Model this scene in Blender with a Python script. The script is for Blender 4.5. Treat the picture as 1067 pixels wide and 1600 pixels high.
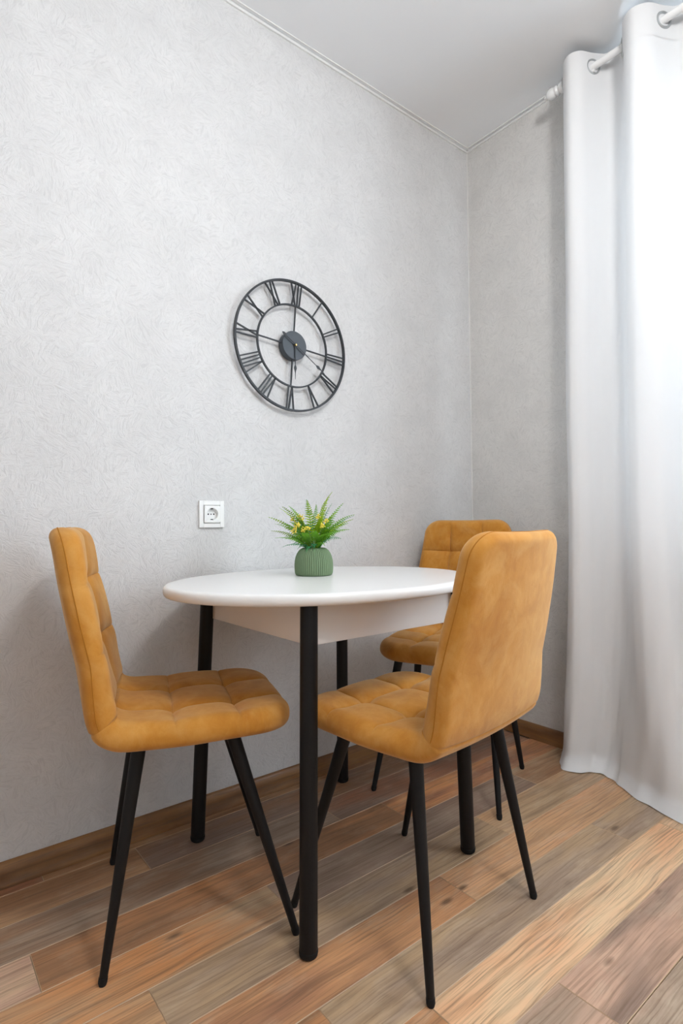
import bpy, bmesh, math, random
from mathutils import Vector, Matrix
import numpy as np

for o in list(bpy.data.objects):
    bpy.data.objects.remove(o)
SC = bpy.context.scene
COL = SC.collection
random.seed(7)

# ------------------------------------------------------------------ camera, world, light, exposure
CAM = (-2.0882, -1.6494, 0.90)
YAW, PITCH, ROLL, FPX = 51.507, 1.300, -0.577, 871.18
cd = bpy.data.cameras.new('camera')
cam = bpy.data.objects.new('camera', cd)
COL.objects.link(cam)
cd.sensor_fit = 'VERTICAL'
cd.sensor_height = 36.0
cd.sensor_width = 24.0
cd.lens = FPX * 36.0 / 1600.0
cd.clip_start = 0.02
a, b, g = math.radians(YAW), math.radians(PITCH), math.radians(ROLL)
v_ = Vector((math.cos(a) * math.cos(b), math.sin(a) * math.cos(b), math.sin(b)))
r_ = Vector((math.sin(a), -math.cos(a), 0))
u_ = r_.cross(v_)
r2 = math.cos(g) * r_ + math.sin(g) * u_
u2 = r2.cross(v_)
M = Matrix((r2, u2, -v_)).transposed().to_4x4()
M.translation = CAM
cam.matrix_world = M
SC.camera = cam

LAMP_POS = (-1.38, -1.80)
LAMP_EMIT = 66.0
LAMP_COL = (1.0, 0.99, 0.98)
SKY_COL = (0.79, 0.895, 1.0)
SKY_STRENGTH = 8.3
CEIL = 2.653
# window opening in the curtain wall (world y, z)
WY0, WY1, WZ0, WZ1 = -2.65, -0.74, 0.80, 2.32

SC.view_settings.view_transform = 'Standard'
SC.view_settings.look = 'None'
SC.view_settings.gamma = 1.0
SC.view_settings.use_curve_mapping = False
SC.view_settings.exposure = 0.20

wd = bpy.data.worlds.new('sky')
SC.world = wd
wd.use_nodes = True
bgn = wd.node_tree.nodes['Background']
bgn.inputs[0].default_value = (*SKY_COL, 1)
bgn.inputs[1].default_value = SKY_STRENGTH
pl = bpy.data.lights.new('window_portal', 'AREA')
pl.shape = 'RECTANGLE'
pl.size, pl.size_y = WY1 - WY0, WZ1 - WZ0
pl.cycles.is_portal = True
po = bpy.data.objects.new('window_portal', pl)
COL.objects.link(po)
po.location = (0.19, (WY0 + WY1) / 2, (WZ0 + WZ1) / 2)
po.rotation_euler = (math.radians(90), 0, math.radians(90))

# ------------------------------------------------------------------ helpers
def link(o, parent=None):
    COL.objects.link(o)
    if parent is not None:
        o.parent = parent
    return o

def mesh_data(name, verts, faces, mats=(), smooth=True, midx=None):
    me = bpy.data.meshes.new(name)
    me.from_pydata([tuple(map(float, v)) for v in verts], [], faces)
    for m in mats:
        me.materials.append(m)
    if smooth:
        me.polygons.foreach_set('use_smooth', [True] * len(me.polygons))
    if midx is not None:
        me.polygons.foreach_set('material_index', midx)
    me.update()
    return me

class MB:
    """collects shapes into one mesh"""
    def __init__(self):
        self.v, self.f = [], []
    def add(self, verts, faces):
        n = len(self.v)
        self.v += [tuple(map(float, q)) for q in verts]
        self.f += [tuple(i + n for i in q) for q in faces]
        return self
    def box(self, lo, hi, ch=0.0):
        (x0, y0, z0), (x1, y1, z1) = lo, hi
        bm = bmesh.new()
        vs = [bm.verts.new(q) for q in ((x0,y0,z0),(x1,y0,z0),(x1,y1,z0),(x0,y1,z0),(x0,y0,z1),(x1,y0,z1),(x1,y1,z1),(x0,y1,z1))]
        for q in ((0,3,2,1),(4,5,6,7),(0,1,5,4),(1,2,6,5),(2,3,7,6),(3,0,4,7)):
            bm.faces.new([vs[i] for i in q])
        if ch > 0:
            bmesh.ops.bevel(bm, geom=list(bm.edges), offset=ch, segments=2, affect='EDGES', profile=0.5)
        bm.verts.index_update()
        self.add([q.co[:] for q in bm.verts], [[q.index for q in fc.verts] for fc in bm.faces])
        bm.free()
        return self
    def tube(self, pts, radii, n=12, caps=True, flat=None):
        pts = [Vector(q) for q in pts]
        if not hasattr(radii, '__len__'):
            radii = [radii] * len(pts)
        vs, fs = [], []
        up = Vector((0, 0, 1)) if flat is None else Vector(flat)
        side = None
        for i, q in enumerate(pts):
            d = (pts[min(i + 1, len(pts) - 1)] - pts[max(i - 1, 0)]).normalized()
            if side is None:
                s = d.cross(up)
                if s.length < 1e-4:
                    s = d.cross(Vector((1, 0, 0)))
                side = s.normalized()
            else:
                side = (side - d * side.dot(d)).normalized()
            w = d.cross(side)
            for k in range(n):
                t = 2 * math.pi * k / n
                vs.append(q + radii[i] * (math.cos(t) * side + math.sin(t) * w))
        for i in range(len(pts) - 1):
            for k in range(n):
                k2 = (k + 1) % n
                fs.append((i*n+k, i*n+k2, (i+1)*n+k2, (i+1)*n+k))
        if caps:
            fs.append(tuple(range(n - 1, -1, -1)))
            fs.append(tuple((len(pts)-1)*n + k for k in range(n)))
        return self.add(vs, fs)
    def lathe(self, prof, n=48, mat=None):
        vs, fs = [], []
        for r, z in prof:
            for k in range(n):
                t = 2 * math.pi * k / n
                q = Vector((r * math.cos(t), r * math.sin(t), z))
                vs.append(mat @ q if mat is not None else q)
        for i in range(len(prof) - 1):
            for k in range(n):
                k2 = (k + 1) % n
                fs.append((i*n+k, i*n+k2, (i+1)*n+k2, (i+1)*n+k))
        if prof[0][0] > 1e-5:
            fs.append(tuple(range(n - 1, -1, -1)))
        if prof[-1][0] > 1e-5:
            fs.append(tuple((len(prof)-1)*n + k for k in range(n)))
        return self.add(vs, fs)
    def build(self, name, mat, parent=None, smooth=True, sharp=35):
        me = mesh_data(name, self.v, self.f, [mat], smooth)
        if smooth:
            me.set_sharp_from_angle(angle=math.radians(sharp))
        return link(bpy.data.objects.new(name, me), parent)

def empty(name, loc=(0, 0, 0), rz=0.0):
    o = bpy.data.objects.new(name, None)
    o.empty_display_size = 0.1
    o.location = loc
    o.rotation_euler = (0, 0, rz)
    return link(o)

def tag(o, label=None, cat=None, group=None, kind=None):
    if label: o['label'] = label
    if cat: o['category'] = cat
    if group: o['group'] = group
    if kind: o['kind'] = kind
    return o

def lin(r, g_, b_):
    f = lambda c: (c / 255 / 12.92) if c / 255 <= 0.04045 else ((c / 255 + 0.055) / 1.055) ** 2.4
    return (f(r), f(g_), f(b_))

class NT:
    def __init__(self, name):
        self.m = bpy.data.materials.new(name)
        self.m.use_nodes = True
        self.t = self.m.node_tree
        self.p = self.t.nodes['Principled BSDF']
        self.out = self.t.nodes['Material Output']
    def n(self, typ, **kw):
        nd = self.t.nodes.new(typ)
        for k, v in kw.items():
            if k.startswith('i_'):
                nd.inputs[k[2:].replace('_', ' ')].default_value = v
            else:
                setattr(nd, k, v)
        return nd
    def l(self, a_, b_):
        self.t.links.new(a_, b_)
    def math(self, op, a_, b_=None, c_=None, clamp=False):
        nd = self.t.nodes.new('ShaderNodeMath')
        nd.operation = op
        nd.use_clamp = clamp
        for i, q in enumerate((a_, b_, c_)):
            if q is None: continue
            if isinstance(q, (int, float)): nd.inputs[i].default_value = q
            else: self.l(q, nd.inputs[i])
        return nd.outputs[0]
    def mix(self, fac, a_, b_, blend='MIX'):
        nd = self.t.nodes.new('ShaderNodeMix')
        nd.data_type = 'RGBA'
        nd.blend_type = blend
        for i, q in ((0, fac), (6, a_), (7, b_)):
            if isinstance(q, (int, float)): nd.inputs[i].default_value = q
            elif isinstance(q, tuple): nd.inputs[i].default_value = (*q[:3], 1)
            else: self.l(q, nd.inputs[i])
        return nd.outputs[2]
    def ramp(self, fac, stops):
        nd = self.t.nodes.new('ShaderNodeValToRGB')
        cr = nd.color_ramp
        while len(cr.elements) < len(stops): cr.elements.new(0.5)
        for e, (pos, c) in zip(cr.elements, stops):
            e.position = pos
            e.color = (*c, 1) if isinstance(c, tuple) else (c, c, c, 1)
        self.l(fac, nd.inputs[0])
        return nd.outputs[0]
    def mapping(self, vec, scale=(1, 1, 1), loc=(0, 0, 0)):
        nd = self.t.nodes.new('ShaderNodeMapping')
        nd.inputs['Scale'].default_value = scale
        nd.inputs['Location'].default_value = loc
        self.l(vec, nd.inputs[0])
        return nd.outputs[0]
    def noise(self, vec, scale, detail=3, rough=0.5, dist=0.0):
        nd = self.n('ShaderNodeTexNoise')
        nd.inputs['Scale'].default_value = scale
        nd.inputs['Detail'].default_value = detail
        nd.inputs['Roughness'].default_value = rough
        nd.inputs['Distortion'].default_value = dist
        if vec is not None: self.l(vec, nd.inputs['Vector'])
        return nd.outputs['Fac']
    def bump(self, h, strength, dist):
        nd = self.n('ShaderNodeBump')
        nd.inputs['Strength'].default_value = strength
        nd.inputs['Distance'].default_value = dist
        self.l(h, nd.inputs['Height'])
        self.l(nd.outputs[0], self.p.inputs['Normal'])
        return nd
    def set(self, color=None, rough=None, metal=None, spec=None):
        if color is not None:
            if isinstance(color, tuple): self.p.inputs['Base Color'].default_value = (*color, 1)
            else: self.l(color, self.p.inputs['Base Color'])
        if rough is not None: self.p.inputs['Roughness'].default_value = rough
        if metal is not None: self.p.inputs['Metallic'].default_value = metal
        if spec is not None: self.p.inputs['Specular IOR Level'].default_value = spec
        return self

# ------------------------------------------------------------------ materials
def mat_wallpaper(axis, tint):
    t = NT('wallpaper_' + axis)
    co = t.n('ShaderNodeTexCoord').outputs['Object']
    sp = t.n('ShaderNodeSeparateXYZ'); t.l(co, sp.inputs[0])
    cb = t.n('ShaderNodeCombineXYZ')
    t.l(sp.outputs[0 if axis == 'x' else 1], cb.inputs[0]); t.l(sp.outputs[2], cb.inputs[1])
    uv = cb.outputs[0]
    # warp
    wn = t.n('ShaderNodeTexNoise'); wn.inputs['Scale'].default_value = 9; wn.inputs['Detail'].default_value = 3
    t.l(uv, wn.inputs['Vector'])
    vm = t.n('ShaderNodeVectorMath', operation='MULTIPLY_ADD')
    t.l(wn.outputs['Color'], vm.inputs[0]); vm.inputs[1].default_value = (0.06, 0.06, 0); t.l(uv, vm.inputs[2])
    wuv = vm.outputs[0]
    hs = []
    for i, (cell, ns, seed) in enumerate(((17, 105, 0.0), (30, 135, 3.7))):
        mp = t.mapping(wuv, loc=(seed, seed * 1.3, 0))
        vo = t.n('ShaderNodeTexVoronoi', feature='F1', voronoi_dimensions='2D')
        vo.inputs['Scale'].default_value = cell
        t.l(mp, vo.inputs['Vector'])
        ang = t.math('MULTIPLY', t.n('ShaderNodeSeparateXYZ').outputs[0], 6.283)
        sx = ang.node.inputs[0].links[0].from_node
        t.l(vo.outputs['Color'], sx.inputs[0])
        vr = t.n('ShaderNodeVectorRotate', rotation_type='Z_AXIS')
        t.l(mp, vr.inputs['Vector']); t.l(ang, vr.inputs['Angle'])
        st = t.mapping(vr.outputs[0], scale=(1.0, 0.16, 1.0))
        f = t.noise(st, ns, detail=4, rough=0.6, dist=0.6)
        # fade the brush stroke at its cell's rim
        hs.append(f)
    h = t.math('ADD', t.math('MULTIPLY', hs[0], 0.55), t.math('MULTIPLY', hs[1], 0.45))
    fine = t.noise(uv, 380, detail=2)
    blot = t.noise(uv, 6.5, detail=4, rough=0.6)
    fibre = t.math('SUBTRACT', 1.0, t.math('MULTIPLY', t.math('ABSOLUTE', t.math('SUBTRACT', hs[1], 0.5)), 9.0), clamp=True)
    base = t.ramp(h, [(0.36, tuple(c * 0.91 for c in tint)), (0.62, tint)])
    base = t.mix(t.math('MULTIPLY', fibre, 0.6), base, tuple(min(1, c * 1.14) for c in tint))
    base = t.mix(t.math('MULTIPLY', t.math('SUBTRACT', blot, 0.40, clamp=True), 1.5), base, tuple(c * 0.86 for c in tint))
    t.set(base, 0.40, spec=0.45)
    hh = t.math('ADD', t.math('MULTIPLY', h, 1.0), t.math('ADD', t.math('MULTIPLY', fibre, 0.14), t.math('MULTIPLY', fine, 0.10)))
    t.bump(hh, 0.75, 0.0034)
    return t.m

WALL_A = mat_wallpaper('x', (0.675, 0.675, 0.675))
WALL_B = mat_wallpaper('y', (0.70, 0.69, 0.67))

def mat_plain(name, color, rough=0.5, metal=0.0, spec=0.5, bump=None, vary=0.0):
    t = NT(name)
    co = t.n('ShaderNodeTexCoord').outputs['Object']
    nz = t.noise(co, bump[0] if bump else 40, detail=3)
    c = t.mix(nz, tuple(q * (1 - vary) for q in color), tuple(min(1, q * (1 + vary)) for q in color))
    t.set(c, rough, metal, spec)
    if bump:
        t.bump(nz, bump[1], bump[2])
    return t.m

M_CEIL = mat_plain('stretch_ceiling', (0.90, 0.925, 0.945), 0.30, spec=0.35)
M_PLASTER = mat_plain('room_plaster', (0.82, 0.82, 0.81), 0.8)
M_TRIM = mat_plain('white_trim', (0.82, 0.83, 0.82), 0.4)
M_CORNER = mat_plain('corner_bead', (0.74, 0.74, 0.72), 0.5)
M_WHITE_LAM = mat_plain('white_laminate', (0.86, 0.855, 0.84), 0.27, spec=0.5, bump=(700, 0.04, 0.0006))
M_APRON = mat_plain('apron_laminate', (0.84, 0.82, 0.80), 0.42, spec=0.4)
M_BLACK = mat_plain('black_powder_coat', (0.006, 0.006, 0.0065), 0.48, spec=0.25, bump=(900, 0.05, 0.0004))
M_RUBBER = mat_plain('black_rubber', (0.012, 0.012, 0.012), 0.75, spec=0.2)
M_CLOCK = mat_plain('dark_grey_metal', (0.030, 0.033, 0.037), 0.42, metal=0.25, spec=0.5)
M_HUB = mat_plain('slate_hub', (0.060, 0.070, 0.082), 0.38, metal=0.2, spec=0.5)
M_BRASS = mat_plain('brass', (0.75, 0.55, 0.22), 0.3, metal=1.0)
M_PLASTIC = mat_plain('white_plastic', (0.88, 0.89, 0.88), 0.3, spec=0.5)
M_HOLE = mat_plain('dark_hole', (0.02, 0.02, 0.02), 0.8, spec=0.1)
M_STEEL = mat_plain('socket_steel', (0.35, 0.35, 0.35), 0.35, metal=1.0)
M_ROD = mat_plain('white_lacquer', (0.88, 0.89, 0.89), 0.25, spec=0.5)
M_GROMMET = mat_plain('satin_grommet', (0.50, 0.52, 0.53), 0.35, metal=0.6)
M_PVC = mat_plain('window_pvc', (0.85, 0.86, 0.86), 0.35)
M_POT = mat_plain('sage_ceramic', lin(110, 132, 100), 0.62, spec=0.35, vary=0.04)
M_SOIL = mat_plain('dark_moss', (0.03, 0.05, 0.02), 0.9, bump=(300, 0.5, 0.004))

def mat_velvet():
    t = NT('mustard_velvet')
    co = t.n('ShaderNodeTexCoord').outputs['Object']
    inf = t.n('ShaderNodeObjectInfo').outputs['Random']
    off = t.n('ShaderNodeVectorMath', operation='ADD')
    cb = t.n('ShaderNodeCombineXYZ'); t.l(t.math('MULTIPLY', inf, 9.0), cb.inputs[0])
    t.l(co, off.inputs[0]); t.l(cb.outputs[0], off.inputs[1])
    v = off.outputs[0]
    big = t.noise(v, 7.5, detail=4, rough=0.62, dist=0.8)
    mid = t.noise(t.mapping(v, scale=(1, 1, 0.55)), 26, detail=4, rough=0.6, dist=1.2)
    fine = t.noise(v, 420, detail=2)
    f = t.math('ADD', t.math('MULTIPLY', big, 0.7), t.math('MULTIPLY', mid, 0.3))
    c = t.ramp(f, [(0.34, (0.40, 0.150, 0.014)), (0.50, (0.50, 0.215, 0.030)), (0.68, (0.60, 0.295, 0.065))])
    pale = t.noise(t.mapping(v, scale=(1, 1, 0.7), loc=(4.1, 2.2, 1.3)), 11, detail=5, rough=0.65, dist=1.5)
    c = t.mix(t.math('MULTIPLY', t.ramp(pale, [(0.48, 0.0), (0.70, 1.0)]), 0.32), c, (0.66, 0.40, 0.14))
    c = t.mix(t.math('MULTIPLY', fine, 0.25), c, (0.40, 0.15, 0.014))
    t.set(c, 0.78, spec=0.15)
    t.p.inputs['Sheen Weight'].default_value = 0.42
    t.p.inputs['Sheen Roughness'].default_value = 0.5
    t.p.inputs['Sheen Tint'].default_value = (1.0, 0.84, 0.58, 1)
    hh = t.math('ADD', t.math('MULTIPLY', mid, 0.5), t.math('MULTIPLY', fine, 0.12))
    t.bump(hh, 0.25, 0.004)
    return t.m
M_VELVET = mat_velvet()
M_PIPING = mat_plain('mustard_piping', (0.40, 0.16, 0.02), 0.75, spec=0.1)

def mat_wood(name, plank=True):
    t = NT(name)
    co = t.n('ShaderNodeTexCoord').outputs['Object']
    oi = t.n('ShaderNodeObjectInfo')
    off = t.n('ShaderNodeCombineXYZ')
    t.l(t.math('MULTIPLY', oi.outputs['Random'], 37.0), off.inputs[0])
    t.l(t.math('MULTIPLY', oi.outputs['Random'], 11.0), off.inputs[1])
    t.l(t.math('MULTIPLY', oi.outputs['Random'], 5.0), off.inputs[2])
    ad = t.n('ShaderNodeVectorMath', operation='ADD'); t.l(co, ad.inputs[0]); t.l(off.outputs[0], ad.inputs[1])
    v = ad.outputs[0]
    # slow bend of the grain around knots
    warp = t.noise(t.mapping(v, scale=(3.0, 9.0, 9.0)), 1.0, detail=2)
    wv = t.n('ShaderNodeCombineXYZ')
    t.l(t.math('MULTIPLY', t.math('SUBTRACT', warp, 0.5), 0.030), wv.inputs[1])
    av = t.n('ShaderNodeVectorMath', operation='ADD'); t.l(v, av.inputs[0]); t.l(wv.outputs[0], av.inputs[1])
    gv = av.outputs[0]
    g1 = t.noise(t.mapping(gv, scale=(2.2, 46, 46)), 1.0, detail=5, rough=0.62)
    g2 = t.noise(t.mapping(gv, scale=(5.0, 210, 210)), 1.0, detail=4, rough=0.65)
    wvn = t.n('ShaderNodeTexWave', wave_type='BANDS', bands_direction='Y')
    wvn.inputs['Scale'].default_value = 30; wvn.inputs['Distortion'].default_value = 14
    wvn.inputs['Detail'].default_value = 3; wvn.inputs['Detail Scale'].default_value = 0.7
    t.l(t.mapping(gv, scale=(0.14, 1, 1)), wvn.inputs['Vector'])
    big = t.noise(t.mapping(v, scale=(2.6, 12, 12)), 1.0, detail=3, rough=0.55)
    cloud = t.noise(t.mapping(v, scale=(9, 22, 22)), 1.0, detail=4, rough=0.65)
    if plank:
        c1 = oi.outputs['Color']
        at = t.n('ShaderNodeAttribute', attribute_type='OBJECT', attribute_name='tone2')
        c2 = at.outputs['Color']
    else:
        c1, c2 = lin(152, 108, 62), lin(112, 74, 40)
    col = t.mix(t.ramp(big, [(0.40, 0.0), (0.62, 1.0)]), c1, c2)
    col = t.mix(t.ramp(g1, [(0.30, 0.50), (0.52, 0.0)]), col, (0.15, 0.085, 0.05))
    col = t.mix(t.math('MULTIPLY', t.ramp(cloud, [(0.50, 0.0), (0.72, 1.0)]), 0.32 if plank else 0.05), col, (0.62, 0.50, 0.36))
    col = t.mix(t.math('MULTIPLY', t.ramp(wvn.outputs['Fac'], [(0.0, 1.0), (0.35, 0.0)]), 0.14), col, (0.16, 0.09, 0.05))
    col = t.mix(t.math('MULTIPLY', t.ramp(g2, [(0.36, 1.0), (0.50, 0.0)]), 0.48), col, (0.14, 0.08, 0.045))
    # a few knots
    vo = t.n('ShaderNodeTexVoronoi', feature='F1')
    vo.inputs['Scale'].default_value = 1.0
    t.l(t.mapping(v, scale=(3.2, 8.5, 1.0)), vo.inputs['Vector'])
    col = t.mix(t.ramp(vo.outputs['Distance'], [(0.03, 0.75), (0.085, 0.0)]), col, (0.08, 0.04, 0.02))
    t.set(col, 0.40, spec=0.42)
    hh = t.math('ADD', t.math('MULTIPLY', g1, 0.4), t.math('MULTIPLY', g2, 0.6))
    t.bump(hh, 0.18, 0.0012)
    return t.m
M_PLANK = mat_wood('laminate_plank')
M_SKIRT = mat_wood('baseboard_wood', plank=False)
M_EDGE = mat_plain('pale_plank_edge', lin(186, 158, 128), 0.5)

def mat_curtain(name, trans):
    t = NT(name)
    co = t.n('ShaderNodeTexCoord').outputs['Object']
    wv = t.noise(t.mapping(co, scale=(1, 1, 6)), 220, detail=2)
    t.set((0.81, 0.82, 0.83), 0.7, spec=0.2)
    t.p.inputs['Sheen Weight'].default_value = 0.15
    t.bump(wv, 0.08, 0.0006)
    tr = t.n('ShaderNodeBsdfTranslucent')
    tr.inputs['Color'].default_value = (0.90, 0.92, 0.93, 1)
    mx = t.n('ShaderNodeMixShader')
    mx.inputs[0].default_value = trans
    t.l(t.p.outputs[0], mx.inputs[1]); t.l(tr.outputs[0], mx.inputs[2])
    t.l(mx.outputs[0], t.out.inputs[0])
    return t.m
M_CURTAIN = mat_curtain('white_curtain_cloth', 0.050)
M_HEM = mat_curtain('doubled_curtain_cloth', 0.035)

def mat_leaf(name, c, c2):
    t = NT(name)
    co = t.n('ShaderNodeTexCoord').outputs['Object']
    nz = t.noise(co, 45, detail=3)
    t.set(t.mix(nz, c, c2), 0.45, spec=0.4)
    tr = t.n('ShaderNodeBsdfTranslucent'); tr.inputs['Color'].default_value = (*c2, 1)
    mx = t.n('ShaderNodeMixShader'); mx.inputs[0].default_value = 0.3
    t.l(t.p.outputs[0], mx.inputs[1]); t.l(tr.outputs[0], mx.inputs[2]); t.l(mx.outputs[0], t.out.inputs[0])
    return t.m
LEAF = [mat_leaf('fern_yellow_green', lin(120, 165, 25), lin(178, 208, 48)),
        mat_leaf('fern_green', lin(66, 140, 36), lin(140, 196, 62)),
        mat_leaf('fern_blue_green', lin(30, 110, 66), lin(84, 168, 106)),
        mat_leaf('fern_olive', lin(110, 140, 30), lin(150, 180, 60))]
M_FLOWER = mat_plain('yellow_flower', lin(242, 222, 84), 0.6)
M_STEM = mat_plain('green_stem', lin(120, 150, 60), 0.6)

def mat_glass():
    t = NT('window_glass')
    tr = t.n('ShaderNodeBsdfTransparent'); gl = t.n('ShaderNodeBsdfGlossy')
    gl.inputs['Roughness'].default_value = 0.0
    mx = t.n('ShaderNodeMixShader'); mx.inputs[0].default_value = 0.06
    t.l(tr.outputs[0], mx.inputs[1]); t.l(gl.outputs[0], mx.inputs[2]); t.l(mx.outputs[0], t.out.inputs[0])
    return t.m
M_GLASS = mat_glass()

def mat_emit(name, c, s):
    t = NT(name)
    t.p.inputs['Base Color'].default_value = (0.9, 0.9, 0.9, 1)
    t.p.inputs['Emission Color'].default_value = (*c, 1)
    t.p.inputs['Emission Strength'].default_value = s
    return t.m
M_LAMP = mat_emit('lamp_diffuser', LAMP_COL, LAMP_EMIT)

# ------------------------------------------------------------------ room shell
RX, RY = -4.1, -4.0
T = 0.2
def struct(name, mb, mat, parent=None, smooth=False):
    o = mb.build(name, mat, parent, smooth)
    if parent is None:
        o['kind'] = 'structure'
    return o
struct('wall_left', MB().box((RX - T, 0, -0.05), (T, T, CEIL + 0.05)), WALL_A)
wr = MB()
wr.box((0, RY - T, -0.05), (T, WY0, CEIL + 0.05))
wr.box((0, WY1, -0.05), (T, 0, CEIL + 0.05))
wr.box((0, WY0, -0.05), (T, WY1, WZ0))
wr.box((0, WY0, WZ1), (T, WY1, CEIL + 0.05))
struct('wall_right', wr, WALL_B)
struct('wall_back', MB().box((RX - T, RY - T, -0.05), (0, RY, CEIL + 0.05)), M_PLASTER)
struct('wall_side', MB().box((RX - T, RY, -0.05), (RX, 0, CEIL + 0.05)), M_PLASTER)
struct('ceiling', MB().box((RX - T, RY - T, CEIL), (T, T, CEIL + 0.15)), M_CEIL)
floor = struct('floor', MB().box((RX - T, RY - T, -0.15), (T, T, -0.0085)), M_HOLE)

# planks: rows run along the left wall, 0.1235 m apart, one metre long
ROWY = [0.0, -0.045, -0.170, -0.2965, -0.4205, -0.545, -0.667, -0.7885, -0.911, -1.037, -1.163]
while ROWY[-1] > RY:
    ROWY.append(ROWY[-1] - 0.1235)
JOINT = {0: -1.792, 1: -1.563, 2: -2.03, 3: -1.865, 4: -1.363, 5: -1.701, 6: -1.002, 7: -1.470, 8: -1.306, 9: -1.072, 10: -1.55}
K = 1.28
lk = lambda r, g_, b_: tuple(min(0.95, K * q) for q in lin(r, g_, b_))
TAN, ORANGE, RED, GREY, OLIVE, PALE, MAUVE, PINK, BROWN = (lk(178, 140, 104), lk(190, 134, 88), lk(150, 102, 76), lk(148, 128, 110), lk(164, 138, 108),
    lk(214, 184, 150), lk(132, 110, 96), lk(178, 144, 122), lk(144, 106, 76))
TONE = {(0, -2): (RED, BROWN), (0, -1): (BROWN, TAN), (1, -2): (TAN, BROWN), (1, -1): (MAUVE, BROWN), (1, 0): (RED, BROWN),
        (2, -2): (OLIVE, BROWN), (2, -1): (GREY, BROWN), (2, 0): (MAUVE, RED),
        (3, -2): (PALE, PINK), (3, -1): (ORANGE, BROWN), (3, 0): (RED, ORANGE),
        (4, -2): (OLIVE, ORANGE), (4, -1): (MAUVE, GREY), (4, 0): (BROWN, OLIVE),
        (5, -2): (TAN, ORANGE), (5, -1): (OLIVE, GREY), (5, 0): (OLIVE, TAN),
        (6, -2): (lk(182, 134, 94), lk(148, 106, 82)), (6, -1): (lk(192, 146, 108), TAN), (6, -3): (TAN, GREY),
        (7, -2): (BROWN, ORANGE), (7, -1): (OLIVE, GREY), (7, 0): (OLIVE, GREY),
        (8, -2): (ORANGE, BROWN), (8, -1): (lk(204, 158, 120), lk(206, 176, 140)), (8, 0): (PALE, TAN),
        (9, -2): (PINK, GREY), (9, -1): (PINK, MAUVE), (9, -3): (GREY, PINK), (9, 0): (PINK, MAUVE),
        (10, -1): (GREY, PINK), (10, -2): (GREY, PINK)}
pal = [(TAN, BROWN), (ORANGE, TAN), (GREY, OLIVE), (PINK, GREY), (RED, ORANGE), (OLIVE, PALE)]
plank_cache = {}
def plank_mesh(L, W):
    key = (round(L, 3), round(W, 3))
    if key in plank_cache:
        return plank_cache[key]
    g_, c, h = 0.0003, 0.0010, 0.008
    x0, x1, y0, y1 = g_, L - g_, g_, W - g_
    vs = [(x0, y0, -h), (x1, y0, -h), (x1, y1, -h), (x0, y1, -h),
          (x0, y0, -0.0010), (x1, y0, -0.0010), (x1, y1, -0.0010), (x0, y1, -0.0010),
          (x0 + c, y0 + c, 0), (x1 - c, y0 + c, 0), (x1 - c, y1 - c, 0), (x0 + c, y1 - c, 0)]
    fs = [(0, 1, 5, 4), (1, 2, 6, 5), (2, 3, 7, 6), (3, 0, 4, 7), (4, 5, 9, 8), (5, 6, 10, 9), (6, 7, 11, 10), (7, 4, 8, 11), (8, 9, 10, 11)]
    plank_cache[key] = mesh_data('plank', vs, fs, [M_PLANK, M_EDGE], smooth=False, midx=[1] * 8 + [0])
    return plank_cache[key]
PL = 1.0035
for i in range(len(ROWY) - 1):
    ya, yb = ROWY[i], max(ROWY[i + 1], RY)
    if ya - yb < 0.01: continue
    j0 = JOINT.get(i, -1.0 - (i * 0.377) % 1.0)
    # -1 is the plank that starts at the joint listed above, -2 the one left of it
    for k in range(-4, 4):
        xa = j0 + (k + 1) * PL
        xb = xa + PL
        xa, xb = max(xa, RX), min(xb, 0.0)
        if xb - xa < 0.03: continue
        o = link(bpy.data.objects.new('plank', plank_mesh(xb - xa, ya - yb)), floor)
        o.location = (xa, yb, 0)
        c1, c2 = TONE.get((i, k), pal[random.randrange(len(pal))])
        o.color = (*c1, 1)
        o['tone2'] = [float(q) for q in c2]

# baseboards (moulded profile swept along the wall)
prof = [(0.0, 0.0), (0.0175, 0.0), (0.0178, 0.008), (0.0150, 0.012), (0.0150, 0.034), (0.0140, 0.042), (0.0108, 0.050), (0.0085, 0.056), (0.0055, 0.060), (0.0, 0.0612)]
def sweep(name, fn, a0, a1, mat, n=1):
    vs, fs = [], []
    for j in range(n + 1):
        s = a0 + (a1 - a0) * j / n
        vs += [fn(d, z, s) for d, z in prof]
    m = len(prof)
    for j in range(n):
        for i in range(m):
            i2 = (i + 1) % m
            fs.append((j*m+i, j*m+i2, (j+1)*m+i2, (j+1)*m+i))
    fs += [tuple(range(m)), tuple(range((n+1)*m-1, n*m-1, -1))]
    mb = MB().add(vs, fs)
    o = mb.build(name, mat, None, True, 50)
    bm = bmesh.new(); bm.from_mesh(o.data); bmesh.ops.recalc_face_normals(bm, faces=bm.faces); bm.to_mesh(o.data); bm.free()
    o['kind'] = 'structure'
    return o
sweep('baseboard_left', lambda d, z, s: (s, -d, z), RX, -0.001, M_SKIRT)
# the right one is built along its own x axis so that the grain runs with it
br = sweep('baseboard_right', lambda d, z, s: (s, -d, z), 0.012, 4.0, M_SKIRT)
br.rotation_euler = (0, 0, math.radians(-90))
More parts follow.
